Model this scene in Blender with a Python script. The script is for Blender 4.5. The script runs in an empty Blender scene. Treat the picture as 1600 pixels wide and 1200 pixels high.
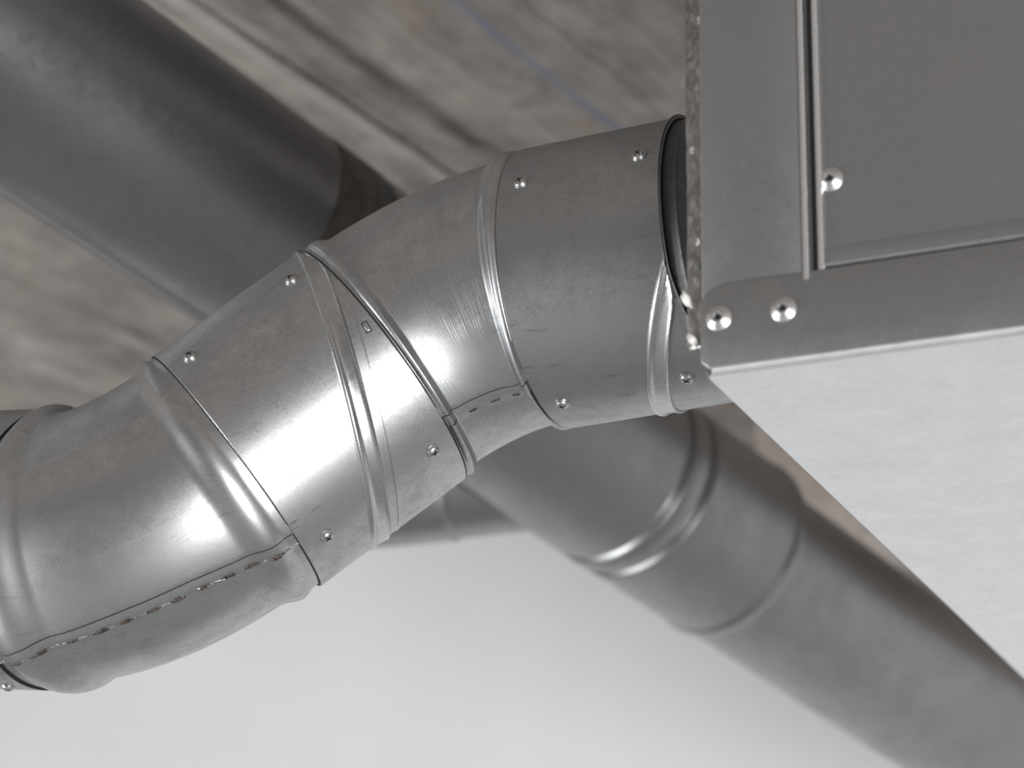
import bpy, bmesh, math, random
import numpy as np
from mathutils import Vector, Matrix

random.seed(7)
scene = bpy.context.scene
C = scene.collection

# ------------------------------------------------------------------ camera
F = 3600.0                                   # focal length in pixels of the 1600 wide frame
PITCH = math.atan2(1300.0, 3600.0)           # tilted up about 20 degrees
CAM = Vector((0.0, 0.0, 1.8))
cam_data = bpy.data.cameras.new('camera')
cam_data.sensor_width = 36.0
cam_data.lens = F / 1600.0 * 36.0
cam_data.clip_start = 0.05
cam_data.dof.use_dof = True
cam_data.dof.focus_distance = 1.285
cam_data.dof.aperture_fstop = 6.6
cam = bpy.data.objects.new('camera', cam_data)
cam.location = CAM
cam.rotation_euler = (math.pi / 2 + PITCH, 0, 0)
C.objects.link(cam)
scene.camera = cam

# ------------------------------------------------------------------ world and light
world = bpy.data.worlds.new('world')
scene.world = world
world.use_nodes = True
bg = world.node_tree.nodes['Background']
bg.inputs['Color'].default_value = (0.98, 0.99, 1.0, 1)
bg.inputs['Strength'].default_value = 0.205

def area(name, loc, target, sx, sy, power, color=(1, 1, 1)):
    d = bpy.data.lights.new(name, 'AREA')
    d.shape = 'RECTANGLE'; d.size = sx; d.size_y = sy
    d.energy = power; d.color = color
    o = bpy.data.objects.new(name, d)
    o.location = loc
    o.rotation_euler = (Vector(target) - Vector(loc)).to_track_quat('-Z', 'Y').to_euler()
    C.objects.link(o)
    return o

# low daylight opening behind the photographer, to the right
area('window_light', (1.55, -2.3, 0.62), (0.0, 1.2, 2.25), 1.25, 1.25, 160)
# unseen area light added to brighten the white wall and ceiling from the left
area('wall_fill_light', (-3.3, 0.9, 1.0), (-0.2, 3.0, 2.5), 1.6, 1.5, 96)

scene.view_settings.view_transform = 'Standard'
scene.view_settings.look = 'None'
scene.view_settings.exposure = 0.0
scene.view_settings.gamma = 1.0
scene.view_settings.use_curve_mapping = False

# ------------------------------------------------------------------ frames of reference
cp, sp = math.cos(PITCH), math.sin(PITCH)
def D(v):
    """direction given as (right, down, ahead) of the line of sight -> world"""
    x, y, z = v
    return Vector((x, z * cp + y * sp, z * sp - y * cp))
def P(px, py, z):
    return CAM + D(((px - 800) * z / F, (py - 600) * z / F, z))
def ray(px, py):
    return D(((px - 800) / F, (py - 600) / F, 1.0)).normalized()
def on_plane(px, py, o, n):
    d = ray(px, py)
    return CAM + d * ((o - CAM).dot(n) / d.dot(n))
UP = Vector((0, 0, 1))

# ------------------------------------------------------------------ materials
def new_mat(name):
    m = bpy.data.materials.new(name)
    m.use_nodes = True
    nt = m.node_tree
    b = nt.nodes['Principled BSDF']
    return m, nt, b, nt.links

def node(nt, t, **kw):
    n = nt.nodes.new(t)
    for k, v in kw.items():
        if k in n.inputs:
            n.inputs[k].default_value = v
        else:
            setattr(n, k, v)
    return n

def ramp(nt, fac, stops):
    r = nt.nodes.new('ShaderNodeValToRGB')
    e = r.color_ramp.elements
    while len(e) < len(stops):
        e.new(0.5)
    for i, (p, c) in enumerate(stops):
        e[i].position = p
        e[i].color = (c[0], c[1], c[2], 1) if hasattr(c, '__len__') else (c, c, c, 1)
    nt.links.new(fac, r.inputs['Fac'])
    return r.outputs['Color']

def mix(nt, fac, a, b, mode='MIX'):
    m = nt.nodes.new('ShaderNodeMix')
    m.data_type = 'RGBA'; m.blend_type = mode
    for sock, v in ((m.inputs[0], fac), (m.inputs[6], a), (m.inputs[7], b)):
        if isinstance(v, bpy.types.NodeSocket):
            nt.links.new(v, sock)
        elif hasattr(v, '__len__'):
            sock.default_value = (v[0], v[1], v[2], 1)
        else:
            sock.default_value = v
    return m.outputs[2]

def math_node(nt, op, a, b=None, c=None):
    m = nt.nodes.new('ShaderNodeMath'); m.operation = op
    for i, v in enumerate((a, b, c)):
        if v is None: continue
        if isinstance(v, bpy.types.NodeSocket): nt.links.new(v, m.inputs[i])
        else: m.inputs[i].default_value = v
    return m.outputs[0]

def noise(nt, vec, scale, detail=4, rough=0.55, dist=0.0):
    n = node(nt, 'ShaderNodeTexNoise', Scale=scale, Detail=detail, Roughness=rough, Distortion=dist)
    nt.links.new(vec, n.inputs['Vector'])
    return n.outputs['Fac']

def stretched(nt, vec, s, rot=(0, 0, 0)):
    m = nt.nodes.new('ShaderNodeMapping')
    m.inputs['Scale'].default_value = s
    m.inputs['Rotation'].default_value = rot
    nt.links.new(vec, m.inputs['Vector'])
    return m.outputs['Vector']

def galvanised(name, lo, hi, rough=0.34, dust=0.35, tint=(0.960, 0.979, 1.0), ridges=0.0, grain=0.10, scratch=0.35, rvar=0.12, uneven=0.10):
    """zinc coated sheet: mottled grey metal, fine grain, stains, dust lying on top"""
    m, nt, b, L = new_mat(name)
    tc = nt.nodes.new('ShaderNodeTexCoord')
    ob, uv = tc.outputs['Object'], tc.outputs['UV']
    big = noise(nt, ob, 26, 5, 0.6, 0.4)
    mid = noise(nt, ob, 130, 4, 0.6, 0.2)
    fine = noise(nt, ob, 1500, 2, 0.6)
    t = mix(nt, 0.45, big, mid)
    speck = ramp(nt, fine, [(0.36, 0), (0.64, 1)])
    t = mix(nt, 0.24, t, speck)
    col = ramp(nt, t, [(0.30, [lo * k for k in tint]), (0.72, [hi * k for k in tint])])
    # streaky handling marks along the sheet
    st = noise(nt, stretched(nt, uv, (260, 14, 1), (0, 0, 0.25)), 1.0, 4, 0.6, 0.3)
    stm = ramp(nt, st, [(0.60, 0), (0.74, 1)])
    col = mix(nt, math_node(nt, 'MULTIPLY', stm, scratch * 0.5), col, [lo * 0.62] * 3)
    # sparse dark wavy stain marks
    wv = noise(nt, stretched(nt, ob, (70, 70, 160)), 1.0, 6, 0.7, 1.4)
    wl = ramp(nt, wv, [(0.485, 0), (0.5, 1), (0.515, 0)])
    gate = ramp(nt, noise(nt, ob, 9, 2), [(0.50, 0), (0.62, 1)])
    col = mix(nt, math_node(nt, 'MULTIPLY', math_node(nt, 'MULTIPLY', wl, gate), scratch), col, [lo * 0.45] * 3)
    # a few long thin scratches along the sheet
    sv = noise(nt, stretched(nt, uv, (55, 7, 1), (0, 0, 0.12)), 1.0, 3, 0.5, 0.2)
    sl_ = ramp(nt, sv, [(0.494, 0), (0.5, 1), (0.506, 0)])
    sg_ = ramp(nt, noise(nt, uv, 17, 1), [(0.52, 0), (0.60, 1)])
    col = mix(nt, math_node(nt, 'MULTIPLY', math_node(nt, 'MULTIPLY', sl_, sg_), scratch * 1.2), col, [lo * 0.35] * 3)
    rgh = ramp(nt, t, [(0.30, rough + rvar), (0.70, rough - rvar * 0.6)])
    rf = math_node(nt, 'ADD', rgh, math_node(nt, 'MULTIPLY', stm, 0.06))
    # dust settled on upward faces
    if dust > 0:
        geo = nt.nodes.new('ShaderNodeNewGeometry')
        sep = nt.nodes.new('ShaderNodeSeparateXYZ')
        L.new(geo.outputs['Normal'], sep.inputs[0])
        up = ramp(nt, math_node(nt, 'ADD', sep.outputs['Z'], math_node(nt, 'MULTIPLY', math_node(nt, 'SUBTRACT', mid, 0.5), 0.5)), [(0.18, 0), (0.95, 1)])
        df = math_node(nt, 'MULTIPLY', up, dust)
        col = mix(nt, df, col, (0.17, 0.162, 0.153))
        L.new(math_node(nt, 'SUBTRACT', 1.0, math_node(nt, 'MULTIPLY', df, 0.85)), b.inputs['Metallic'])
        rf = math_node(nt, 'ADD', rf, math_node(nt, 'MULTIPLY', df, 0.4))
    else:
        b.inputs['Metallic'].default_value = 1.0
    L.new(col, b.inputs['Base Color'])
    L.new(rf, b.inputs['Roughness'])
    h = math_node(nt, 'ADD', math_node(nt, 'MULTIPLY', fine, 0.4), math_node(nt, 'MULTIPLY', mid, 0.5))
    bp = node(nt, 'ShaderNodeBump', Strength=grain, Distance=0.0006)
    L.new(h, bp.inputs['Height'])
    out = bp.outputs['Normal']
    # slow unevenness of the sheet
    bp0 = node(nt, 'ShaderNodeBump', Strength=uneven, Distance=0.004)
    L.new(noise(nt, ob, 14, 2), bp0.inputs['Height'])
    L.new(out, bp0.inputs['Normal'])
    out = bp0.outputs['Normal']
    if ridges > 0:
        s = noise(nt, stretched(nt, uv, (9, 620, 1)), 1.0, 2, 0.6)
        s = ramp(nt, s, [(0.42, 0), (0.58, 1)])
        patch = ramp(nt, noise(nt, stretched(nt, uv, (14, 20, 1)), 1.0, 2), [(0.45, 0), (0.58, 1)])
        bp2 = node(nt, 'ShaderNodeBump', Strength=ridges, Distance=0.0005)
        L.new(math_node(nt, 'MULTIPLY', s, patch), bp2.inputs['Height'])
        L.new(out, bp2.inputs['Normal'])
        out = bp2.outputs['Normal']
    L.new(out, b.inputs['Normal'])
    return m

def plain(name, col, rough=0.5, metal=0.0, var=0.12, scale=300):
    m, nt, b, L = new_mat(name)
    tc = nt.nodes.new('ShaderNodeTexCoord')
    n = noise(nt, tc.outputs['Object'], scale, 4)
    c = ramp(nt, n, [(0.3, [k * (1 - var) for k in col]), (0.7, [min(1, k * (1 + var)) for k in col])])
    L.new(c, b.inputs['Base Color'])
    b.inputs['Roughness'].default_value = rough
    b.inputs['Metallic'].default_value = metal
    return m

M_ELBOW1 = galvanised('galvanised_elbow', 0.34, 0.60, rough=0.345, dust=0.33, grain=0.10)
M_ELBOW2 = galvanised('galvanised_elbow_ribbed', 0.34, 0.57, rough=0.35, dust=0.33, ridges=0.20, grain=0.12)
M_SLEEVE = galvanised('galvanised_sleeve', 0.34, 0.60, rough=0.37, dust=0.28, grain=0.09, scratch=0.6, rvar=0.16)
M_SLEEVE2 = galvanised('galvanised_sleeve_shaded', 0.30, 0.45, rough=0.36, dust=0.28, grain=0.09, scratch=0.5)  # darker copy: shade of the sleeves turned from the lamp is in the colour
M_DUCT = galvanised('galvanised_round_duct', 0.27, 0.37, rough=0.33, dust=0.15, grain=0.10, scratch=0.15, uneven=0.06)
M_DUCT1 = galvanised('galvanised_round_duct_shaded', 0.22, 0.33, rough=0.31, dust=0.12, grain=0.12, scratch=0.15, uneven=0.04)  # darker copy of the duct metal, weaker reflection put into the colour
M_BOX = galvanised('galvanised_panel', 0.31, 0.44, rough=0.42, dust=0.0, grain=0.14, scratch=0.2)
M_UNDER = galvanised('galvanised_underside_lit', 0.82, 0.95, rough=0.45, dust=0.0, grain=0.12, scratch=0.0)  # brightness reflected from the white wall is put into this lighter base
M_SPIGOT = galvanised('spigot_dark_reflection', 0.10, 0.18, rough=0.5, dust=0.2, grain=0.08, scratch=0.1)  # dark reflection on the spigot painted as a darker base colour
M_BEAD = galvanised('galvanised_bead', 0.42, 0.62, rough=0.28, dust=0.2, grain=0.05, scratch=0.1)
M_SCREW = plain('zinc_screw', (0.50, 0.50, 0.50), 0.34, 1.0, 0.15, 900)
M_RIVET = plain('aluminium_rivet', (0.66, 0.66, 0.66), 0.36, 1.0, 0.08, 700)
M_DARK = plain('black_gap', (0.012, 0.012, 0.013), 0.6, 0.3)
M_WELD = plain('rusty_weld', (0.070, 0.056, 0.047), 0.6, 0.4, 0.8, 500)
M_WELDLINE = plain('rough_weld_line', (0.33, 0.325, 0.32), 0.45, 0.9, 0.55, 700)
M_WELD2 = plain('dull_weld', (0.06, 0.06, 0.06), 0.5, 0.7, 0.5, 900)
M_BROWN = plain('brown_band', (0.075, 0.058, 0.044), 0.55, 0.0, 0.5, 90)
M_SEAL = plain('white_sealant', (0.75, 0.74, 0.70), 0.6, 0.0, 0.1, 400)
M_EDGE = galvanised('galvanised_fold_highlight', 0.82, 0.92, rough=0.26, dust=0.0, grain=0.05, scratch=0.1)  # near-white base paints the highlight along the folds that the lamps miss
M_FOIL = galvanised('crumpled_foil', 0.22, 0.52, rough=0.28, dust=0.0, grain=0.6, tint=(1, 0.97, 0.93))

# ------------------------------------------------------------------ object helpers
def tag(o, label=None, cat=None, group=None, kind=None):
    if label: o['label'] = label
    if cat: o['category'] = cat
    if group: o['group'] = group
    if kind: o['kind'] = kind
    return o

def thing(name, loc, label, cat, group=None):
    e = bpy.data.objects.new(name, None)
    e.empty_display_size = 0.05
    e.location = loc
    C.objects.link(e)
    return tag(e, label, cat, group)

def obj(name, verts, faces, mat, parent=None, uvs=None, smooth=True, sharp=35, label=None):
    """verts are world points; the mesh is stored relative to the parent thing"""
    org = Vector((0, 0, 0))
    if parent is not None:
        org = parent.matrix_world.translation if parent.parent is None else parent.matrix_world.translation
        org = root_loc(parent)
    me = bpy.data.meshes.new(name)
    me.from_pydata([tuple(Vector(v) - org) for v in verts], [], faces)
    if uvs is not None:
        lay = me.uv_layers.new(name='UVMap')
        for lp in me.loops:
            lay.data[lp.index].uv = uvs[lp.vertex_index]
    me.materials.append(mat)
    if smooth:
        me.polygons.foreach_set('use_smooth', [True] * len(me.polygons))
        me.set_sharp_from_angle(angle=math.radians(sharp))
    me.update()
    bm = bmesh.new(); bm.from_mesh(me)
    bmesh.ops.recalc_face_normals(bm, faces=bm.faces)
    bm.to_mesh(me); bm.free()
    o = bpy.data.objects.new(name, me)
    C.objects.link(o)
    if parent is not None:
        o.parent = parent
    if label: o['label'] = label
    return o

def root_loc(o):
    loc = Vector((0, 0, 0))
    while o is not None:
        loc += o.location
        o = o.parent
    return loc

def frame(c, a, ref=None):
    """(down, near) directions round a tube: phi 0 = underside as seen, 90 = near side"""
    t = (CAM - c).normalized() if ref is None else ref
    e2 = (t - a * t.dot(a)).normalized()
    e1 = a.cross(e2).normalized()
    if e1.dot(D((0, 1, 0))) < 0: e1 = -e1
    return e1, e2

def grid_faces(rows, cols, closed):
    f = []
    for i in range(rows - 1):
        for j in range(cols if closed else cols - 1):
            k = (j + 1) % cols
            f.append((i * cols + j, i * cols + k, (i + 1) * cols + k, (i + 1) * cols + j))
    return f

def tube(name, stations, mat, parent, seg=112, p0=None, p1=None, off=None, label=None, ref=None, sharp=35):
    """stations: (centre, axis, radius, s); p0/p1(s): angular limits in radians (None: all round); off(phi): shift along axis"""
    V, U = [], []
    closed = p0 is None
    for c, a, r, s in stations:
        e1, e2 = frame(c, a, ref)
        n = seg if closed else seg + 1
        for j in range(n):
            ph = 2 * math.pi * j / seg if closed else p0(s) + (p1(s) - p0(s)) * j / seg
            rr = r(ph) if callable(r) else r
            q = c + (e1 * math.cos(ph) + e2 * math.sin(ph)) * rr
            if off: q = q + a * off(ph, s)
            V.append(q); U.append((ph * 0.08, s))
    F_ = grid_faces(len(stations), seg if closed else seg + 1, closed)
    return obj(name, V, F_, mat, parent, U, label=label, sharp=sharp)

def straight(c0, c1, prof):
    """prof: list of (distance from c0, radius)"""
    a = (c1 - c0).normalized()
    return [(c0 + a * s, a, r, s) for s, r in prof]

# ------------------------------------------------------------------ the room
# room axes: d1 runs along the formwork boards of the ceiling, away to the right
d1 = Vector((0.515, 0.857, 0)).normalized()
dw = Vector((d1.y, -d1.x, 0))
HC = 1.1
Z_CEIL = CAM.z + HC
ceil_o = Vector((0, 0, Z_CEIL))

def concrete(name, base, spread, boards=True, lines=()):
    m, nt, b, L = new_mat(name)
    tc = nt.nodes.new('ShaderNodeTexCoord')
    ob = tc.outputs['Object']
    rot = stretched(nt, ob, (1, 1, 1), (0, 0, -math.atan2(d1.y, d1.x)))   # x along the boards, y across
    sep = nt.nodes.new('ShaderNodeSeparateXYZ'); L.new(rot, sep.inputs[0])
    lo = [k * (1 - spread) for k in base]; hi = [k * (1 + spread) for k in base]
    n1 = noise(nt, stretched(nt, rot, (2.4, 9, 9)), 1.0, 7, 0.66, 0.9)
    n2 = noise(nt, stretched(nt, rot, (5, 60, 60)), 1.0, 5, 0.6, 0.3)
    n3 = noise(nt, rot, 16, 6, 0.65, 0.8)
    t = mix(nt, 0.35, n1, n2); t = mix(nt, 0.35, t, n3)
    col = ramp(nt, t, [(0.37, lo), (0.5, base), (0.63, hi)])
    pale = ramp(nt, noise(nt, stretched(nt, rot, (3.0, 8, 8)), 1.0, 5, 0.6, 1.0), [(0.56, 0), (0.70, 1)])
    col = mix(nt, math_node(nt, 'MULTIPLY', pale, 0.5), col, (0.46, 0.435, 0.40))
    rust = ramp(nt, noise(nt, rot, 7, 4, 0.6), [(0.66, 0), (0.74, 1)])
    col = mix(nt, math_node(nt, 'MULTIPLY', rust, 0.35), col, (0.30, 0.21, 0.11))
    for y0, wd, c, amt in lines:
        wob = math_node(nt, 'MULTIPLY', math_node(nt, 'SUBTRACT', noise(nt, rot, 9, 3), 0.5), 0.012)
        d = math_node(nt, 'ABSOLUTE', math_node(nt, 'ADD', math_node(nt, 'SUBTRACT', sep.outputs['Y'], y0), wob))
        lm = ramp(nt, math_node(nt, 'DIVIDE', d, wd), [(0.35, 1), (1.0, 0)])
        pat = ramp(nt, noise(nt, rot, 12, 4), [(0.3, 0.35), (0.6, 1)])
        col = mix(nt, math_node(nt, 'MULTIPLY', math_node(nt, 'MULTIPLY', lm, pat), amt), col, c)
    L.new(col, b.inputs['Base Color'])
    b.inputs['Roughness'].default_value = 0.85
    b.inputs['Specular IOR Level'].default_value = 0.2
    bp = node(nt, 'ShaderNodeBump', Strength=0.6, Distance=0.006)
    L.new(t, bp.inputs['Height'])
    L.new(bp.outputs['Normal'], b.inputs['Normal'])
    return m

def across(px, py):
    q = on_plane(px, py, ceil_o, UP)
    return q.dot(Vector((-d1.y, d1.x, 0)))
def along(px, py):
    return on_plane(px, py, ceil_o, UP).dot(d1)
perp = Vector((-d1.y, d1.x, 0))
W_BLUE = (across(710, 0) + across(945, 195)) / 2
W_BLUE2 = across(960, 165)
W_STEP = (across(430, 0) + across(770, 250)) / 2
W_RIDGE = (across(330, 40) + across(590, 220)) / 2
W_LOW = across(150, 470)
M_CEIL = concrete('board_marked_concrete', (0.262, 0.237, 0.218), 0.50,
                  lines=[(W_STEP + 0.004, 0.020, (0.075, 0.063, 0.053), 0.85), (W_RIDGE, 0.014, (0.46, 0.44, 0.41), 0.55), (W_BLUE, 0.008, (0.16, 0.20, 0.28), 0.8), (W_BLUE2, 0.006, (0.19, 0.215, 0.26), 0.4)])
M_BEAM = concrete('beam_concrete', (0.40, 0.355, 0.325), 0.25)

def prism_box(name, o, ax, ay, az, mat, parent=None, bevel=0.0, label=None, smooth=False, seg=2):
    """box from corner o along three edge vectors, optional bevel"""
    bm = bmesh.new()
    vs = [bm.verts.new(o + ax * i + ay * j + az * k) for i in (0, 1) for j in (0, 1) for k in (0, 1)]
    for q in ((0, 1, 3, 2), (4, 6, 7, 5), (0, 4, 5, 1), (2, 3, 7, 6), (0, 2, 6, 4), (1, 5, 7, 3)):
        bm.faces.new([vs[i] for i in q])
    bmesh.ops.recalc_face_normals(bm, faces=bm.faces)
    if bevel > 0:
        bmesh.ops.bevel(bm, geom=bm.edges[:], offset=bevel, segments=seg, profile=0.5, affect='EDGES')
    V = [v.co.copy() for v in bm.verts]; bm.verts.index_update()
    Fc = [[v.index for v in f.verts] for f in bm.faces]
    bm.free()
    return obj(name, V, Fc, mat, parent, smooth=bevel > 0, label=label, sharp=60)

# wall: where the ceiling meets it lies behind the near duct
WALL_P = on_plane(0, 950, ceil_o, UP)
wall_d = WALL_P.dot(d1)
def room_pt(s, w, z):
    return d1 * s + perp * w + UP * z

M_WALL, nt, b, L = new_mat('white_plaster')
tc = nt.nodes.new('ShaderNodeTexCoord')
L.new(ramp(nt, noise(nt, tc.outputs['Object'], 3.0, 5), [(0.3, (0.73, 0.725, 0.728)), (0.7, (0.77, 0.765, 0.768))]), b.inputs['Base Color'])
b.inputs['Roughness'].default_value = 0.9
M_FLOOR = plain('screed_floor', (0.54, 0.545, 0.55), 0.6, 0.0, 0.15, 4)

S0, S1 = -4.2, wall_d
W0, W1 = -4.5, 4.5
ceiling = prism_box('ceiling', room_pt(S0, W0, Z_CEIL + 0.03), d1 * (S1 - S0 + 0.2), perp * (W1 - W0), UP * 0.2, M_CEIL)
tag(ceiling, 'board-marked raw concrete ceiling with a faint blue chalk line', 'ceiling', kind='structure')
wall = prism_box('wall_back', room_pt(S1, W0, 0), d1 * 0.2, perp * (W1 - W0), UP * (Z_CEIL + 0.03), M_WALL)
tag(wall, 'plain white plaster wall behind the ducts', 'wall', kind='structure')
floor = prism_box('floor', room_pt(S0, W0, -0.2), d1 * (S1 - S0 + 0.2), perp * (W1 - W0), UP * 0.2, M_FLOOR)
tag(floor, 'pale screed floor of the room', 'floor', kind='structure')

# the board imprints: long flat bands of the soffit at slightly different levels, ragged along their edges
def edge_line(k, s, amp):
    rnd = random.Random(k * 1000 + int(round((s - S0) * 10000)))
    return amp * 0.5 * (math.sin(s * 9 + k) + 0.6 * math.sin(s * 31 + 2 * k) + 0.5 * math.sin(s * 73 + 3 * k) + rnd.uniform(-.8, .8))
def board_band(w0, w1, drop, k):
    n = 260
    V = []
    for i in range(n + 1):
        s = S0 + (S1 - S0) * i / n
        gap = 0.003 if k + 1 == K_STEP else 0.0
        j0 = edge_line(k, s, 0.007 if k == K_STEP else 0.003)
        j1 = edge_line(k + 1, s, 0.007 if k + 1 == K_STEP else 0.003) - gap * (1 + 1.2 * math.sin(s * 23) * math.sin(s * 7))
        zb = Z_CEIL + 0.03 - drop
        V += [room_pt(s, w0 + j0, Z_CEIL + 0.0305), room_pt(s, w0 + j0 + 0.0005, zb), room_pt(s, w1 + j1 - 0.0005, zb), room_pt(s, w1 + j1, Z_CEIL + 0.0305)]
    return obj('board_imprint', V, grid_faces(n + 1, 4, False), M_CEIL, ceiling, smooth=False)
cuts = [(W_STEP - 1.3, 0.0262), (W_STEP - 1.08, 0.0270), (W_STEP - 0.85, 0.0264), (W_STEP - 0.62, 0.0270), (W_STEP - 0.40, 0.0265), (W_STEP - 0.205, 0.0272), (W_STEP, 0.0225),
        (W_RIDGE - 0.012, 0.0262), (W_RIDGE + 0.012, 0.0245), (W_RIDGE + 0.19, 0.0252), (W_RIDGE + 0.40, 0.0245), (W_RIDGE + 0.62, 0.0252), (W_RIDGE + 0.84, 0.0247), (W_RIDGE + 1.05, 0.0247)]
bands = [(cuts[i][0], cuts[i + 1][0], cuts[i][1]) for i in range(len(cuts) - 1)]
K_STEP = 6
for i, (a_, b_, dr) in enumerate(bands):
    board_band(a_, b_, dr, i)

# downstand beam on the right, parallel to the boards
bq = P(1600, 1180, 3.22)
bw_ = bq.dot(perp)
bs_ = bq.dot(d1) - 0.86
beam = prism_box('ceiling_beam', room_pt(bs_, bw_ - 0.5, bq.z), d1 * (S1 - bs_ - 0.002), perp * 0.5, UP * (Z_CEIL + 0.02 - bq.z), M_BEAM, bevel=0.006)
tag(beam, 'raw concrete beam under the ceiling behind the metal plenum box', 'beam', kind='structure')

# ------------------------------------------------------------------ screws and rivets
def polar_mesh(name, prof, mat, seg=36, cross=None):
    """height profile [(r, h)], optional phillips cross (half width, half length, depth)"""
    V = [Vector((0, 0, prof[0][1] - (cross[2] if cross else 0)))]; Fc = []
    for r, h in prof[1:]:
        for j in range(seg):
            a = 2 * math.pi * j / seg
            x, y = r * math.cos(a), r * math.sin(a)
            z = h
            if cross and ((abs(x) < cross[0] and abs(y) < cross[1]) or (abs(y) < cross[0] and abs(x) < cross[1])):
                z -= cross[2] * (1 - 0.45 * r / cross[1])
            V.append(Vector((x, y, z)))
    for j in range(seg):
        Fc.append((0, 1 + j, 1 + (j + 1) % seg))
    for i in range(len(prof) - 2):
        for j in range(seg):
            k = (j + 1) % seg
            Fc.append((1 + i * seg + j, 1 + (i + 1) * seg + j, 1 + (i + 1) * seg + k, 1 + i * seg + k))
    me = bpy.data.meshes.new(name)
    me.from_pydata([tuple(v) for v in V], [], Fc)
    me.materials.append(mat)
    me.polygons.foreach_set('use_smooth', [True] * len(me.polygons))
    me.set_sharp_from_angle(angle=math.radians(32))
    return me

SR = 0.0043
def dome_h(t):
    return SR * (0.56 - 0.26 * t ** 2.6)
prof = [(0, dome_h(0))] + [(SR * 0.78 * i / 8, dome_h(i / 8)) for i in range(1, 9)]
prof += [(SR * 0.83, SR * 0.17), (SR * 0.97, SR * 0.14), (SR * 1.0, SR * 0.08), (SR * 0.97, -0.0006)]
ME_SCREW = polar_mesh('screw', prof, M_SCREW, 36)
def cross_mesh():  # dark plate lying on the dome, paints the shade of the cross recess
    V, Fc = [], []
    hw, hl, n = SR * 0.125, SR * 0.54, 6
    for rot in (0, 1):
        b0 = len(V)
        for i in range(n + 1):
            x = -hl + 2 * hl * i / n
            w = hw * (1 - 0.35 * abs(x) / hl)
            z = dome_h(min(1, abs(x) / (SR * 0.78))) + 0.00005 + rot * 0.00001
            for y in (-w, w):
                V.append((x, y, z) if rot == 0 else (-y, x, z))
        for i in range(n):
            k = b0 + 2 * i
            Fc.append((k, k + 2, k + 3, k + 1))
    me = bpy.data.meshes.new('cross_shade')
    me.from_pydata(V, [], Fc)
    me.materials.append(M_DARK)
    return me
ME_CROSS = cross_mesh()
RR = 0.0066
prof = [(0, RR * 0.02), (RR * 0.17, RR * 0.03), (RR * 0.20, RR * 0.20), (RR * 0.30, RR * 0.40)]
for i in range(1, 10):
    t = i / 9
    prof.append((RR * (0.30 + 0.69 * t), RR * (0.40 + 0.05 * math.sin(math.pi * min(1, t * 2.2)) * (t < 0.45) - 0.33 * t ** 2.0)))
prof += [(RR, 0.0), (RR, -0.0008)]
ME_RIVET = polar_mesh('rivet', prof, M_RIVET, 36)
ME_HOLE = polar_mesh('mandrel_hole_shade', [(0, RR * 0.22), (RR * 0.15, RR * 0.22), (RR * 0.19, RR * 0.20), (RR * 0.20, RR * 0.10)], M_DARK, 20)  # dark disc that paints the shade inside the rivet hole

def fastener(name, me, pos, nrm, spin, parent, tilt=(0, 0)):
    o = bpy.data.objects.new(name, me)
    C.objects.link(o)
    o.parent = parent
    q = (nrm + D((tilt[0], tilt[1], 0))).normalized().to_track_quat('Z', 'Y')
    o.rotation_euler = (q.to_matrix() @ Matrix.Rotation(spin, 3, 'Z')).to_euler()
    o.location = pos - root_loc(parent)
    if me is ME_RIVET:
        x = bpy.data.objects.new('mandrel_hole_shade', ME_HOLE)
        C.objects.link(x)
        x.parent = o
    if me is ME_SCREW:
        x = bpy.data.objects.new('cross_shade', ME_CROSS)
        C.objects.link(x)
        x.parent = o
    return o

def hit_cyl(px, py, c0, a, R):
    d = ray(px, py); m = CAM - c0
    dd = d - a * d.dot(a); mm = m - a * m.dot(a)
    A, B, Cc = dd.dot(dd), 2 * dd.dot(mm), mm.dot(mm) - R * R
    disc = max(B * B - 4 * A * Cc, 0)
    t = (-B - math.sqrt(disc)) / (2 * A)
    p = CAM + d * t
    nr = (p - c0); nr = (nr - a * nr.dot(a)).normalized()
    return p, nr

# ------------------------------------------------------------------ near duct run
K = 1.32 / F                                 # metres per pixel at the duct
R0 = 0.0800
ring0 = P(84, 858, 1.322); ring1 = P(369, 737, 1.310)
ring2 = P(595, 573, 1.330); ring3 = P(858, 451, 1.320); ring4 = P(1104, 406, 1.288)
ax_mid = (ring2 - ring1).normalized()
ax_right = (ring4 - ring3).normalized()
ax_left = D((0.90, -0.03, -0.43)).normalized()

def sleeve_profile(length, R, lip=0.0022):
    return [(0.0005, R - lip), (0.0, R - 0.0003), (0.0004, R)] + [(length * i / 14, R) for i in range(1, 14)] + [(length - 0.0004, R), (length, R - 0.0003), (length - 0.0005, R - lip)]

def bead(name, c0, a, R, s_of, prof, parent, mat, lo=0, hi=2 * math.pi, seg=96, label=None, cap=9.0):
    """raised band round a tube along the oblique line s_of(phi); prof: (shift along axis, height)"""
    V, U = [], []
    closed = hi - lo > 6.28
    n = seg if closed else seg + 1
    e1, e2 = frame(c0, a)
    for ds, h in prof:
        for j in range(n):
            ph = lo + (hi - lo) * j / seg
            V.append(c0 + a * min(s_of(ph) + ds, cap) + (e1 * math.cos(ph) + e2 * math.sin(ph)) * (R + h))
            U.append((ph * R, s_of(ph) + ds))
    return obj(name, V, grid_faces(len(prof), n, closed), mat, parent, U, label=label, sharp=50)

BEADPROF = [(-0.0072, -0.0004), (-0.0070, 0.0001), (-0.0060, 0.0013), (-0.0048, 0.0017), (-0.0036, 0.0013), (-0.0026, 0.0003), (-0.0014, 0.0002), (0.0006, 0.0006),
            (0.0030, 0.0008), (0.0042, 0.0011), (0.0050, 0.0016), (0.0058, 0.0012), (0.0064, 0.0002), (0.0066, -0.0004)]

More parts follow.
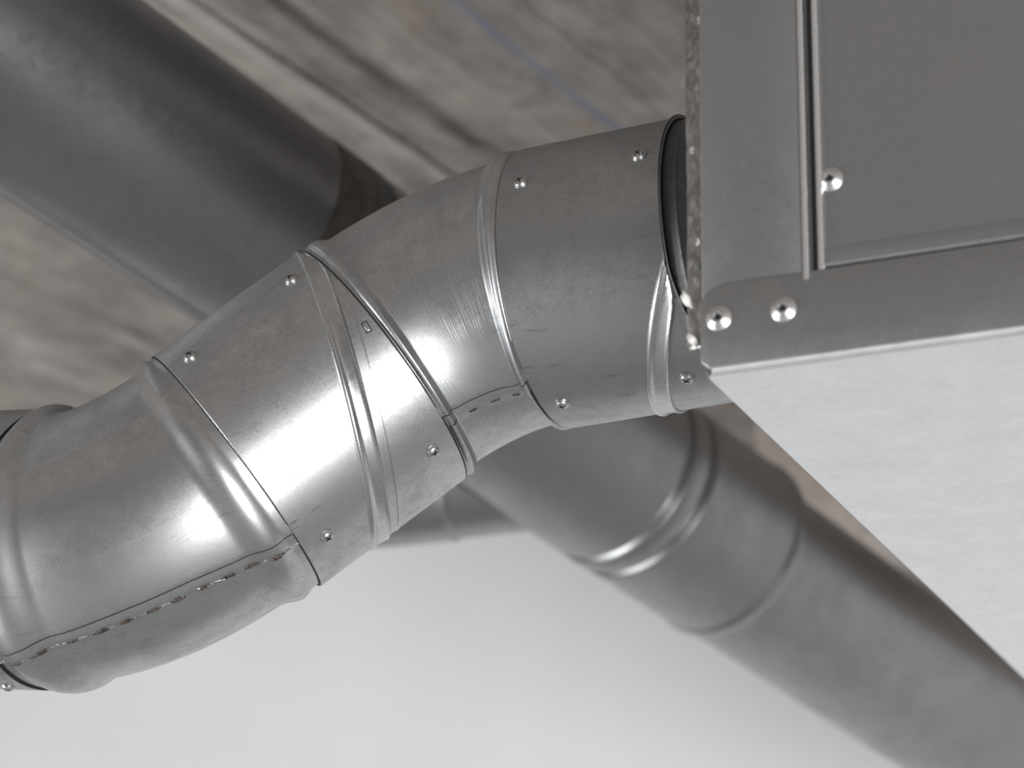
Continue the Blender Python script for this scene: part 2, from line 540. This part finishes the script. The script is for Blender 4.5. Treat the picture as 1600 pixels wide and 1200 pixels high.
# --- middle sleeve
len_mid = (ring2 - ring1).length
sl = thing('coupling_sleeve', ring1, 'bright galvanised coupling sleeve with slanting bead between the two elbows', 'duct fitting', 'fittings of the near duct run')
tube('sleeve', straight(ring1, ring2, sleeve_profile(len_mid, R0 + 0.0010)), M_SLEEVE, sl)
def gap_dark_ring(c, a, R, parent):  # black ring added to stand for the dark gap at the joint
    tube('gap_dark_ring', straight(c, c + a, [(-0.0005, R - 0.0030), (-0.0005, R - 0.0007), (0.0002, R - 0.0005), (0.0002, R - 0.0030)]), M_DARK, parent)
gap_dark_ring(ring1, ax_mid, R0 + 0.001, sl)
gap_dark_ring(ring2 + ax_mid * 0.0007, ax_mid, R0 + 0.001, sl)
sc = 1.0 / math.cos(math.radians(11)) * K
s_mid = lambda ph: (197 - 86 * math.cos(ph) - 6 * math.sin(ph)) * sc
bead('bead', ring1, ax_mid, R0 + 0.0010, s_mid, BEADPROF, sl, M_BEAD, cap=len_mid - 0.0008, label='slanting raised bead round the sleeve')
bead('seam_line', ring1, ax_mid, R0 + 0.0010, lambda ph: s_mid(ph) + 0.0125, [(-0.0006, -0.0003), (-0.0003, 0.0005), (0.0003, 0.0005), (0.0006, -0.0003)], sl, M_BEAD, cap=len_mid - 0.0008)
for px, py, sp_ in ((455, 437, 0.3), (297, 557, 1.1), (677, 705, 0.7), (511, 838, 0.1)):
    p, n = hit_cyl(px, py, ring1, ax_mid, R0 + 0.0010)
    fastener('screw', ME_SCREW, p, n, sp_, sl, (random.uniform(-.08, .08), random.uniform(-.08, .08)))
# small locking tab beside the upper joint
p, n = hit_cyl(573, 511, ring1, ax_mid, R0 + 0.0010)
tdir = (hit_cyl(577, 518, ring1, ax_mid, R0 + 0.001)[0] - p).normalized()
side = n.cross(tdir)
prism_box('locking_tab', p - tdir * 0.0028 - side * 0.0012 - n * 0.0002, tdir * 0.0056, side * 0.0024, n * 0.0012, M_BEAD, sl, bevel=0.0004)
prism_box('tab_slot', p - tdir * 0.0033 - side * 0.0017 - n * 0.0003, tdir * 0.0066, side * 0.0034, n * 0.0005, M_DARK, sl)

# --- right sleeve
len_r = (ring4 - ring3).length
sr = thing('coupling_sleeve', ring3, 'galvanised coupling sleeve with shade in its darker grey, entering the plenum box on the right', 'duct fitting', 'fittings of the near duct run')
tube('sleeve', straight(ring3, ring4, sleeve_profile(len_r, R0 + 0.0010)), M_SLEEVE2, sr, off=lambda ph, s: 0.016 * max(0.0, math.cos(ph)) ** 1.3 * max(0.0, s / len_r) ** 3)
gap_dark_ring(ring3, ax_right, R0 + 0.001, sr)
sc2 = 1.0 / math.cos(math.radians(20)) * K
s_r = lambda ph: (247 - 92 * math.cos(ph)) * sc2
bead('bead', ring3, ax_right, R0 + 0.0010, s_r, BEADPROF, sr, M_BEAD, cap=len_r - 0.0008, label='slanting raised bead near the box')
for px, py, sp_ in ((813, 285, 0.5), (998, 243, 0.8), (878, 631, 0.2), (1073, 591, 0.6)):
    p, n = hit_cyl(px, py, ring3, ax_right, R0 + 0.0010)
    fastener('screw', ME_SCREW, p, n, sp_, sr, (random.uniform(-.08, .08), random.uniform(-.08, .08)))

# --- spigot between right sleeve and the box
sg = thing('duct_spigot', ring4, 'galvanised spigot, dark reflection in its colour, between the right sleeve and the plenum box', 'duct fitting', 'fittings of the near duct run')
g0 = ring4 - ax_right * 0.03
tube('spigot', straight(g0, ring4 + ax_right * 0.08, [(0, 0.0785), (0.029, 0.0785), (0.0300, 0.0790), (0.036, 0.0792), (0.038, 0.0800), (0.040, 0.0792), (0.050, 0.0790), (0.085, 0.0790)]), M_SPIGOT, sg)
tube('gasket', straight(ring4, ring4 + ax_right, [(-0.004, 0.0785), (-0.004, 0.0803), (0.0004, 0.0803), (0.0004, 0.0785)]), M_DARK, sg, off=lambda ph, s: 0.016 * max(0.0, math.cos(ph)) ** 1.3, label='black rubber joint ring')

# --- left sleeve
left_end = ring0 - ax_left * 0.45
sf = thing('coupling_sleeve', left_end, 'galvanised coupling sleeve cut by the left edge of the picture', 'duct fitting', 'fittings of the near duct run')
tube('sleeve', straight(left_end, ring0, sleeve_profile(0.45, R0 + 0.0006)), M_SLEEVE2, sf)
gap_dark_ring(ring0 + ax_left * 0.0007, ax_left, R0 + 0.0006, sf)
p, n = hit_cyl(13, 1073, ring0, ax_left, R0 + 0.0006)
fastener('screw', ME_SCREW, p, n, 0.4, sf)

# --- elbows
def bezier(p0, t0, p3, t3, n):
    ch = (p3 - p0).length
    th = t0.angle(t3)
    h = ch / (2 * math.sin(th / 2)) * 4 / 3 * math.tan(th / 4)
    p1, p2 = p0 + t0 * h, p3 - t3 * h
    out = []
    for i in range(n + 1):
        t = i / n; u = 1 - t
        c = p0 * u ** 3 + p1 * 3 * u * u * t + p2 * 3 * u * t * t + p3 * t ** 3
        d = (p1 - p0) * 3 * u * u + (p2 - p1) * 6 * u * t + (p3 - p2) * 3 * t * t
        out.append((c, d.normalized()))
    return out

def smooth(x):
    x = max(0.0, min(1.0, x)); return x * x * (3 - 2 * x)

def lerp_tab(tab, t):
    if t <= tab[0][0]: return tab[0][1]
    for (a, x), (b, y) in zip(tab, tab[1:]):
        if t <= b:
            return x + (y - x) * (t - a) / (b - a)
    return tab[-1][1]

def elbow(name, label, c0, t0, c1, t1, seam_px, bump0, bump1, mat, welds, weld_mat, base=R0 - 0.0028):
    """pressed bend from two half shells: bumps = (centre distance, half width, height) of the swelling at each end"""
    N = 120
    path = bezier(c0, t0, c1, t1, N)
    S = [0.0]
    for i in range(N):
        S.append(S[-1] + (path[i + 1][0] - path[i][0]).length)
    T = S[-1]
    def rad(s):
        r = base
        for (cc, hw, hh), q in ((bump0, s), (bump1, T - s)):
            x = abs(q - cc) / hw
            if x < 1: r += hh * (0.5 + 0.5 * math.cos(math.pi * x))
            if q < cc: r = max(r, base + 0.0022)
        return r
    st = [(path[0][0] - t0 * 0.012, t0, base + 0.001, -0.012)]
    st += [(path[i][0], path[i][1], rad(S[i]), S[i]) for i in range(N + 1)]
    st += [(path[-1][0] + t1 * 0.012, t1, base + 0.001, T + 0.012)]
    # where the lap seam runs round the tube, station by station
    def proj(q):
        v = q - CAM
        x, y, z = v.x, v.y * sp - v.z * cp, v.y * cp + v.z * sp
        return 800 + F * x / z, 600 + F * y / z
    def seam_y(x):
        return lerp_tab(seam_px, x)
    tab = []
    for i in range(0, N + 1, 6):
        c, a = path[i]
        e1, e2 = frame(c, a)
        best = None
        for k in range(0, 200):
            ph = math.pi * 0.75 * k / 200
            x, y = proj(c + (e1 * math.cos(ph) + e2 * math.sin(ph)) * rad(S[i]))
            dlt = y - seam_y(x)
            if dlt < 0:
                best = ph; break
        tab.append((S[i], best if best is not None else 0.8))
    for _ in range(1):
        tab = [(tab[i][0], (tab[max(i - 1, 0)][1] + tab[i][1] + tab[min(i + 1, len(tab) - 1)][1]) / 3) for i in range(len(tab))]
    sm = lambda s: lerp_tab(tab, s)
    root = thing(name, c0, label, 'duct elbow', 'fittings of the near duct run')
    # upper shell: laps over the lower one with a rolled edge
    up = [(c, a, r, s) for c, a, r, s in st]
    V, U = [], []
    seg = 84
    cols = seg + 4
    for c, a, r, s in up:
        e1, e2 = frame(c, a)
        for j in range(cols):
            if j == 0: ph, rr = sm(s) + 0.004, r - 0.0006
            elif j == 1: ph, rr = sm(s), r + 0.0002
            elif j == 2: ph, rr = sm(s) + 0.004, r + 0.0011
            else:
                f = (j - 3) / (cols - 4)
                ph = sm(s) + 0.012 + (math.pi + 0.05 - 0.012) * f
                rr = r + 0.0012 * max(0.0, 1 - f * 9)
            V.append(c + (e1 * math.cos(ph) + e2 * math.sin(ph)) * rr); U.append((ph * R0, s))
    obj('upper_shell', V, grid_faces(len(up), cols, False), mat, root, U, sharp=50)
    V, U = [], []
    for c, a, r, s in up:
        e1, e2 = frame(c, a)
        for j in range(seg + 1):
            f = j / seg
            ph = sm(s) + 0.03 - (math.pi + 0.06) * f
            dist = (sm(s) - ph)
            rr = r - 0.0004 + 0.0010 * smooth((0.105 - dist) / 0.02)
            V.append(c + (e1 * math.cos(ph) + e2 * math.sin(ph)) * rr); U.append((ph * R0, s))
    obj('lower_shell', V, grid_faces(len(up), seg + 1, False), mat, root, U, sharp=50)
    # dark lap line and the rough line that the stitches follow
    def strip(nm, dphi, half, h0, h1, mt, jit=0.0):
        rnd = random.Random(3); V = []
        rows = [q for q in st if -0.001 <= q[3] <= T + 0.001]
        for c, a, r, s in rows:
            e1, e2 = frame(c, a)
            for d_, h in ((-half, h0), (-half * 0.4, h1), (half * 0.4, h1), (half, h0)):
                ph = sm(s) + dphi + (d_ * (1 + rnd.uniform(-jit, jit))) / R0
                V.append(c + (e1 * math.cos(ph) + e2 * math.sin(ph)) * (r + h * (1 + rnd.uniform(-jit, jit) * 0.6)))
        obj(nm, V, grid_faces(len(rows), 4, False), mt, root)
    strip('lap_gap', -0.004, 0.00036, 0.0006, 0.00085, M_DARK)
    if weld_mat is M_WELD:
        strip('weld_line', -0.098, 0.0013, -0.0003, 0.0006, M_WELDLINE, 0.95)
    # stitch welds along the seam
    for k, (f0, ln, wd, hh) in enumerate(welds):
        s_c = T * f0
        rnd = random.Random(k * 7 + len(name))
        V, Fc = [], []
        nu, nv = 8, 5
        for i in range(nu + 1):
            s = s_c + ln * (i / nu - 0.5)
            q = min(range(N + 1), key=lambda z: abs(S[z] - s))
            c, a = path[q]; c = c + a * (s - S[q])
            e1, e2 = frame(c, a)
            tp = math.sin(math.pi * min(max(i / nu, 0.03), 0.97)) ** (0.5 if weld_mat is M_WELD else 0.3)
            for j in range(nv + 1):
                v = j / nv - 0.5
                ph = sm(s) - 0.098 + v * wd * tp * (1 + rnd.uniform(-.25, .25)) / R0
                h = hh * (1 - (2 * v) ** 2) * tp * (1 + rnd.uniform(-.5, .5)) - 0.00025
                V.append(c + (e1 * math.cos(ph) + e2 * math.sin(ph)) * (rad(s) + h))
        obj('weld_mark', V, grid_faces(nu + 1, nv + 1, False), weld_mat, root)
    return root

rw = random.Random(5)
w1 = []
f = 0.07
while f < 0.93:
    w1.append((f, rw.uniform(0.0060, 0.0090), rw.uniform(0.0030, 0.0046), 0.0015))
    f += rw.uniform(0.078, 0.092)
elbow('pressed_elbow', 'galvanised pressed elbow with rusty stitched seam at lower left', ring0, ax_left, ring1, ax_mid,
      [(-60, 1030), (18, 1022), (48, 1004), (110, 985), (200, 950), (320, 898), (420, 856), (455, 838), (470, 824), (520, 800)],
      (0.011, 0.014, 0.0058), (0.0095, 0.0115, 0.0042), M_ELBOW1, w1, M_WELD)
elbow('pressed_elbow', 'galvanised pressed elbow with fine ridges and four weld dashes', ring2, ax_mid, ring3, ax_right,
      [(640, 690), (684, 656), (692, 652), (720, 632), (755, 615), (790, 603), (812, 602), (824, 596), (870, 585)],
      (0.0075, 0.0090, 0.0040), (0.0062, 0.0080, 0.0046), M_ELBOW2,
      [(0.10, 0.0090, 0.0019, 0.0013), (0.33, 0.0120, 0.0019, 0.0013), (0.57, 0.0120, 0.0019, 0.0013), (0.79, 0.0100, 0.0018, 0.0013)], M_WELD2)

# ------------------------------------------------------------------ round duct behind, running away to the lower right
RB = 0.0905
bx0 = P(112, 150, 1.74)
bdir = D((4150, 2880, 3600)).normalized()
def bt(px, py):
    """station on the far duct axis nearest to a sight line"""
    d = ray(px, py); w0 = CAM - bx0
    bq = d.dot(bdir)
    return (bdir.dot(w0) - bq * d.dot(w0)) / (1 - bq * bq)
b_start = bt(-300, -130) - 0.35
b_end1 = bt(412, 354)
b_ringA = bt(957, 731); b_ringB = bt(994, 756); b_last = bt(1142, 858); b_far = bt(1780, 1290)
g = 'sections of the duct running behind'
A = bx0 + bdir * b_start
big1 = thing('round_duct', A, 'large grey round duct section at upper left, toned darker for its weaker reflection', 'duct', g)
Ld = b_end1 - b_start
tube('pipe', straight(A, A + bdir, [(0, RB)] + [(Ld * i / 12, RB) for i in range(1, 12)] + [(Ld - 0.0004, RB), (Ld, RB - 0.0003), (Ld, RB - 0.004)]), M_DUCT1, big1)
# lengthwise folded seam near its lower side
e1, e2 = frame(A, bdir)
V = []
phs = 0.045
for i in range(25):
    c = A + bdir * (Ld * i / 24)
    for dph, h in ((-0.030, -0.0005), (-0.026, 0.0012), (0.0, 0.0016), (0.018, 0.0012), (0.022, -0.0005)):
        ph = phs + dph
        V.append(c + (e1 * math.cos(ph) + e2 * math.sin(ph)) * (RB + h))
obj('lock_seam', V, grid_faces(25, 5, False), M_DUCT, big1)
# brown band joint
Bq = bx0 + bdir * (b_end1 + 0.0005)
band_l = 0.046
band = thing('ribbed_joint_band', Bq, 'brown joint band with ribbed edge round the duct behind', 'joint band')
tube('band', straight(Bq, Bq + bdir, [(0, RB - 0.006), (0.0006, RB + 0.0002), (0.006, RB + 0.0010), (0.040, RB + 0.0012), (0.0415, RB + 0.0002), (0.042, RB - 0.002)]), M_BROWN, band)
for k in range(3):
    s = 0.043 + k * 0.0055
    tube('rib', straight(Bq, Bq + bdir, [(s, RB - 0.003), (s + 0.0004, RB), (s + 0.0022, RB + 0.0011), (s + 0.0040, RB), (s + 0.0046, RB - 0.003)]), M_DUCT, band)
# middle section
m0 = b_end1 + 0.062
A = bx0 + bdir * m0
Lm = b_ringA - m0
big2 = thing('round_duct', A, 'grey round duct section passing below the near elbow', 'duct', g)
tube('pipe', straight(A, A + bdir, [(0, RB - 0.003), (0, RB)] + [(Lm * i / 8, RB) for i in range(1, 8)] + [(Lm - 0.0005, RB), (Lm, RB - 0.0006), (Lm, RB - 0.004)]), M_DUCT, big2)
# beaded coupling with two ridges
A = bx0 + bdir * (b_ringA + 0.0005)
Lc = b_last - b_ringA - 0.001
cpl = thing('beaded_coupling', A, 'grey coupling with two raised rings beside the plenum underside', 'duct fitting', g)
def bumps(r0, cs, L_):
    pr = [(0, r0 - 0.005)]
    n = 140
    for i in range(n + 1):
        s = L_ * i / n
        r = r0
        for cc, hw, hh in cs:
            x = abs(s - cc) / hw
            if x < 1: r += hh * (0.5 + 0.5 * math.cos(math.pi * x))
        pr.append((s, r))
    pr.append((L_, r0 - 0.005))
    return pr
dR = b_ringB - b_ringA
tube('body', straight(A, A + bdir, bumps(RB, [(0.004, 0.0065, -0.0052), (dR * 0.5 + 0.003, dR * 0.45, 0.0008), (dR + 0.002, 0.0065, -0.0052), (Lc - 0.008, 0.009, 0.0020)], Lc)), M_DUCT, cpl)
# last, slightly narrower section
A = bx0 + bdir * (b_last + 0.0005)
Ll = b_far - b_last
big3 = thing('round_duct', A, 'narrower grey round duct section leaving at lower right', 'duct', g)
RL = RB - 0.0065
A = A + D((-0.55, 0.83, 0)) * 0.004
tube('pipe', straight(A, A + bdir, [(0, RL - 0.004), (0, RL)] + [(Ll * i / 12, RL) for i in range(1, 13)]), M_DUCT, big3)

# branch that leaves the far duct to the left, hidden behind the near run
bd = D((-6378, 1300, 3600)).normalized()
br0 = P(905, 715, 2.08)
br_t = 0.85
R3 = 0.062
br = thing('branch_duct', br0, 'small round branch duct in shade below the near coupling sleeve', 'duct')
bz = D((-0.955, 0.105, 0.12)).normalized()
tube('pipe', straight(br0, br0 + bz, [(br_t * i / 12, R3) for i in range(13)]), M_DUCT, br)
tube('collar', straight(br0, br0 + bz, [(0.115, R3 - 0.001), (0.116, R3 + 0.0012), (0.120, R3 + 0.0030), (0.124, R3 + 0.0014), (0.19, R3 + 0.0014), (0.191, R3 - 0.001)]), M_DUCT, br)

# ------------------------------------------------------------------ plenum box on the right
bo = P(1097, 579, 1.12)
br_ = Vector((0.927, -0.374, 0)).normalized()          # along the front
bdp = Vector((0.409, 0.912, 0)).normalized()           # along the side, away
bn = Vector((-br_.y, br_.x, 0)).normalized()           # into the box
def fab(px, py, d=0.0):
    q = on_plane(px, py, bo + bn * d, bn) - bo
    return q.dot(br_) - KT * q.z, q.z
def bp(a, h, d=0.0):
    return bo + br_ * (a + KT * h) + UP * h + bn * d
KT = 0.020
UPB = UP + br_ * KT
W_BOX, H_BOX, D_BOX = 0.62, 0.46, 0.80
box = thing('plenum_box', bo, 'grey sheet metal plenum box with riveted flanges at upper right', 'plenum box')
a_post = fab(1259, 200)[0]
h_rail = fab(1100, 449)[1]
h_rail2 = fab(1560, 392)[1]
# recessed front panel
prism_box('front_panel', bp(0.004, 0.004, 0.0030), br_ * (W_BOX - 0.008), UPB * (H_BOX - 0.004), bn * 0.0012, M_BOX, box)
# corner post with folded edge
prism_box('corner_post', bp(0.0, 0.010, 0.0), br_ * a_post, UPB * (H_BOX - 0.01), bn * 0.0030, M_BOX, box, bevel=0.0007)
def rod(name, p0, p1, r, mat, parent, seg=14, flat=1.0, n=None):
    a = (p1 - p0).normalized()
    n = n or bn
    u = a.cross(n).normalized()
    V = []
    for c in (p0, p1):
        for j in range(seg):
            t = 2 * math.pi * j / seg
            V.append(c + u * math.cos(t) * r + n * math.sin(t) * r * flat)
    Fc = grid_faces(2, seg, True) + [tuple(range(seg)), tuple(range(seg, 2 * seg))]
    return obj(name, V, Fc, mat, parent, sharp=50)
a1, a2 = fab(1255, 200)[0], fab(1276, 200)[0]
rod('folded_edge', bp(a1, h_rail - 0.004, -0.0004), bp(a1, H_BOX, -0.0004), 0.0017, M_EDGE, box)
rod('panel_fold', bp(a2, h_rail - 0.004, 0.0022), bp(a2, H_BOX, 0.0022), 0.0019, M_EDGE, box)
prism_box('seam_gap_shade', bp(fab(1263, 200)[0], h_rail - 0.004, 0.0018), br_ * (fab(1268, 200)[0] - fab(1263, 200)[0]), UPB * (H_BOX - h_rail), bn * 0.0007, M_DARK, box)  # black strip put in for the shade inside the seam
# bottom rail with cut corner
def plate(name, pts, d0, d1_, mat, parent, bevel=0.0008):
    bm = bmesh.new()
    v0 = [bm.verts.new(bp(a, h, d0)) for a, h in pts]
    v1 = [bm.verts.new(bp(a, h, d1_)) for a, h in pts]
    bm.faces.new(v0); bm.faces.new(v1[::-1])
    for i in range(len(pts)):
        j = (i + 1) % len(pts)
        bm.faces.new((v0[i], v1[i], v1[j], v0[j]))
    bmesh.ops.recalc_face_normals(bm, faces=bm.faces)
    bmesh.ops.bevel(bm, geom=bm.edges[:], offset=bevel, segments=2, profile=0.5, affect='EDGES')
    bm.verts.index_update()
    V = [v.co.copy() for v in bm.verts]; Fc = [[v.index for v in f.verts] for f in bm.faces]
    bm.free()
    return obj(name, V, Fc, mat, parent, sharp=60)
plate('bottom_rail', [(-0.0005, 0.004), (0.004, 0.0), (W_BOX, 0.0), (W_BOX, h_rail + 0.0005), (0.012, h_rail), (0.004, h_rail - 0.0025), (-0.0005, h_rail - 0.009)], -0.0014, 0.004, M_BOX, box)
hA = fab(1290, 412)[1]; hB = fab(1290, 385)[1]
rod('panel_fold', bp(a2, hA, 0.0024), bp(W_BOX, hA, 0.0020), 0.0012, M_EDGE, box)
prism_box('panel_step', bp(a2 + 0.001, hA, 0.0022), br_ * (W_BOX - a2 - 0.001), UPB * (hB - hA), bn * 0.0012, M_BOX, box, bevel=0.0004)
for px, py in ((1297, 280), (1123, 497), (1224, 483)):
    d_ = 0.0030 if px > 1290 else -0.0014
    a, h = fab(px, py, d_)
    fastener('rivet', ME_RIVET, bp(a, h, d_), -bn, random.uniform(0, 6), box, (0.02, 0.02))
# underside: a sheet that runs back from the rail, with a rounded nose along the front
V, U = [], []
nose = []
for i in range(9):
    t = math.pi / 2 * i / 8
    nose.append((0.005 - 0.005 * math.cos(t) - 0.0012, 0.0045 - 0.0045 * math.sin(t) - 0.0028))
nose.append((D_BOX, -0.0073))
c0 = []
NL = 40
for i in range(NL + 1):
    for d, h in nose:
        lx = W_BOX * i / NL
        ins = 0.005 * max(0, 1 - max(d, 0) / 0.006) if i == 0 else 0
        side_shift = bdp.dot(br_) / bdp.dot(bn)
        V.append(bo + br_ * (lx + ins + side_shift * d) + bn * d + UP * h)
        U.append((lx, d))
obj('bottom_panel', V, grid_faces(NL + 1, len(nose), False), M_UNDER, box, U, label='underside sheet with reflected wall light in its pale colour')
# side sheet and the rear of the box
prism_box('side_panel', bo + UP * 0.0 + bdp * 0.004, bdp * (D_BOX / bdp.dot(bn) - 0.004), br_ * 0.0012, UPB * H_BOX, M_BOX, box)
# crumpled foil strip that sticks out behind the post
rf_ = random.Random(11)
aL = fab(1068, 200, 0.006)[0]
V, U = [], []
nu, nv = 130, 8
h0, h1 = fab(1080, 545, 0.006)[1], H_BOX
for i in range(nu + 1):
    h = h0 + (h1 - h0) * i / nu
    for j in range(nv + 1):
        f = j / nv
        edge = rf_.uniform(-0.0004, 0.0004) if j == 0 else 0
        V.append(bp(aL + (0.003 - aL) * f + edge, h + rf_.uniform(-0.0006, 0.0006), 0.006 + 0.006 * (1 - f) ** 2 + (rf_.uniform(-0.0016, 0.0016) if 0 < j else 0)))
        U.append((f * 0.01, h))
fo = obj('foil_strip', V, grid_faces(nu + 1, nv + 1, False), M_FOIL, box, U, label='crumpled aluminium foil strip')
md = fo.modifiers.new('thickness', 'SOLIDIFY'); md.thickness = 0.0012
md = fo.modifiers.new('smooth', 'SUBSURF'); md.levels = 1; md.render_levels = 1
# dabs of sealant at the lower end of the strip
def dab(px, py, lx, ly, ang, depth):
    a, h = fab(px, py, depth)
    bm = bmesh.new()
    bmesh.ops.create_icosphere(bm, subdivisions=3, radius=1.0)
    rr = random.Random(int(px))
    ph = [rr.uniform(0, 6) for _ in range(3)]
    V = []
    for v in bm.verts:
        c = v.co * (1 + 0.18 * math.sin(v.co.x * 4 + ph[0]) + 0.15 * math.sin(v.co.y * 5 + ph[1]))
        x, y = c.x * lx, c.y * ly
        x, y = x * math.cos(ang) - y * math.sin(ang), x * math.sin(ang) + y * math.cos(ang)
        V.append(bp(a + x, h + y, depth + c.z * 0.0025))
    bm.verts.index_update()
    Fc = [[v.index for v in f.verts] for f in bm.faces]; bm.free()
    obj('sealant_dab', V, Fc, M_SEAL, box, label='white dab of sealant')
dab(1073, 468, 0.0060, 0.0019, -1.15, 0.004)
dab(1082, 531, 0.0046, 0.0018, -0.85, 0.004)
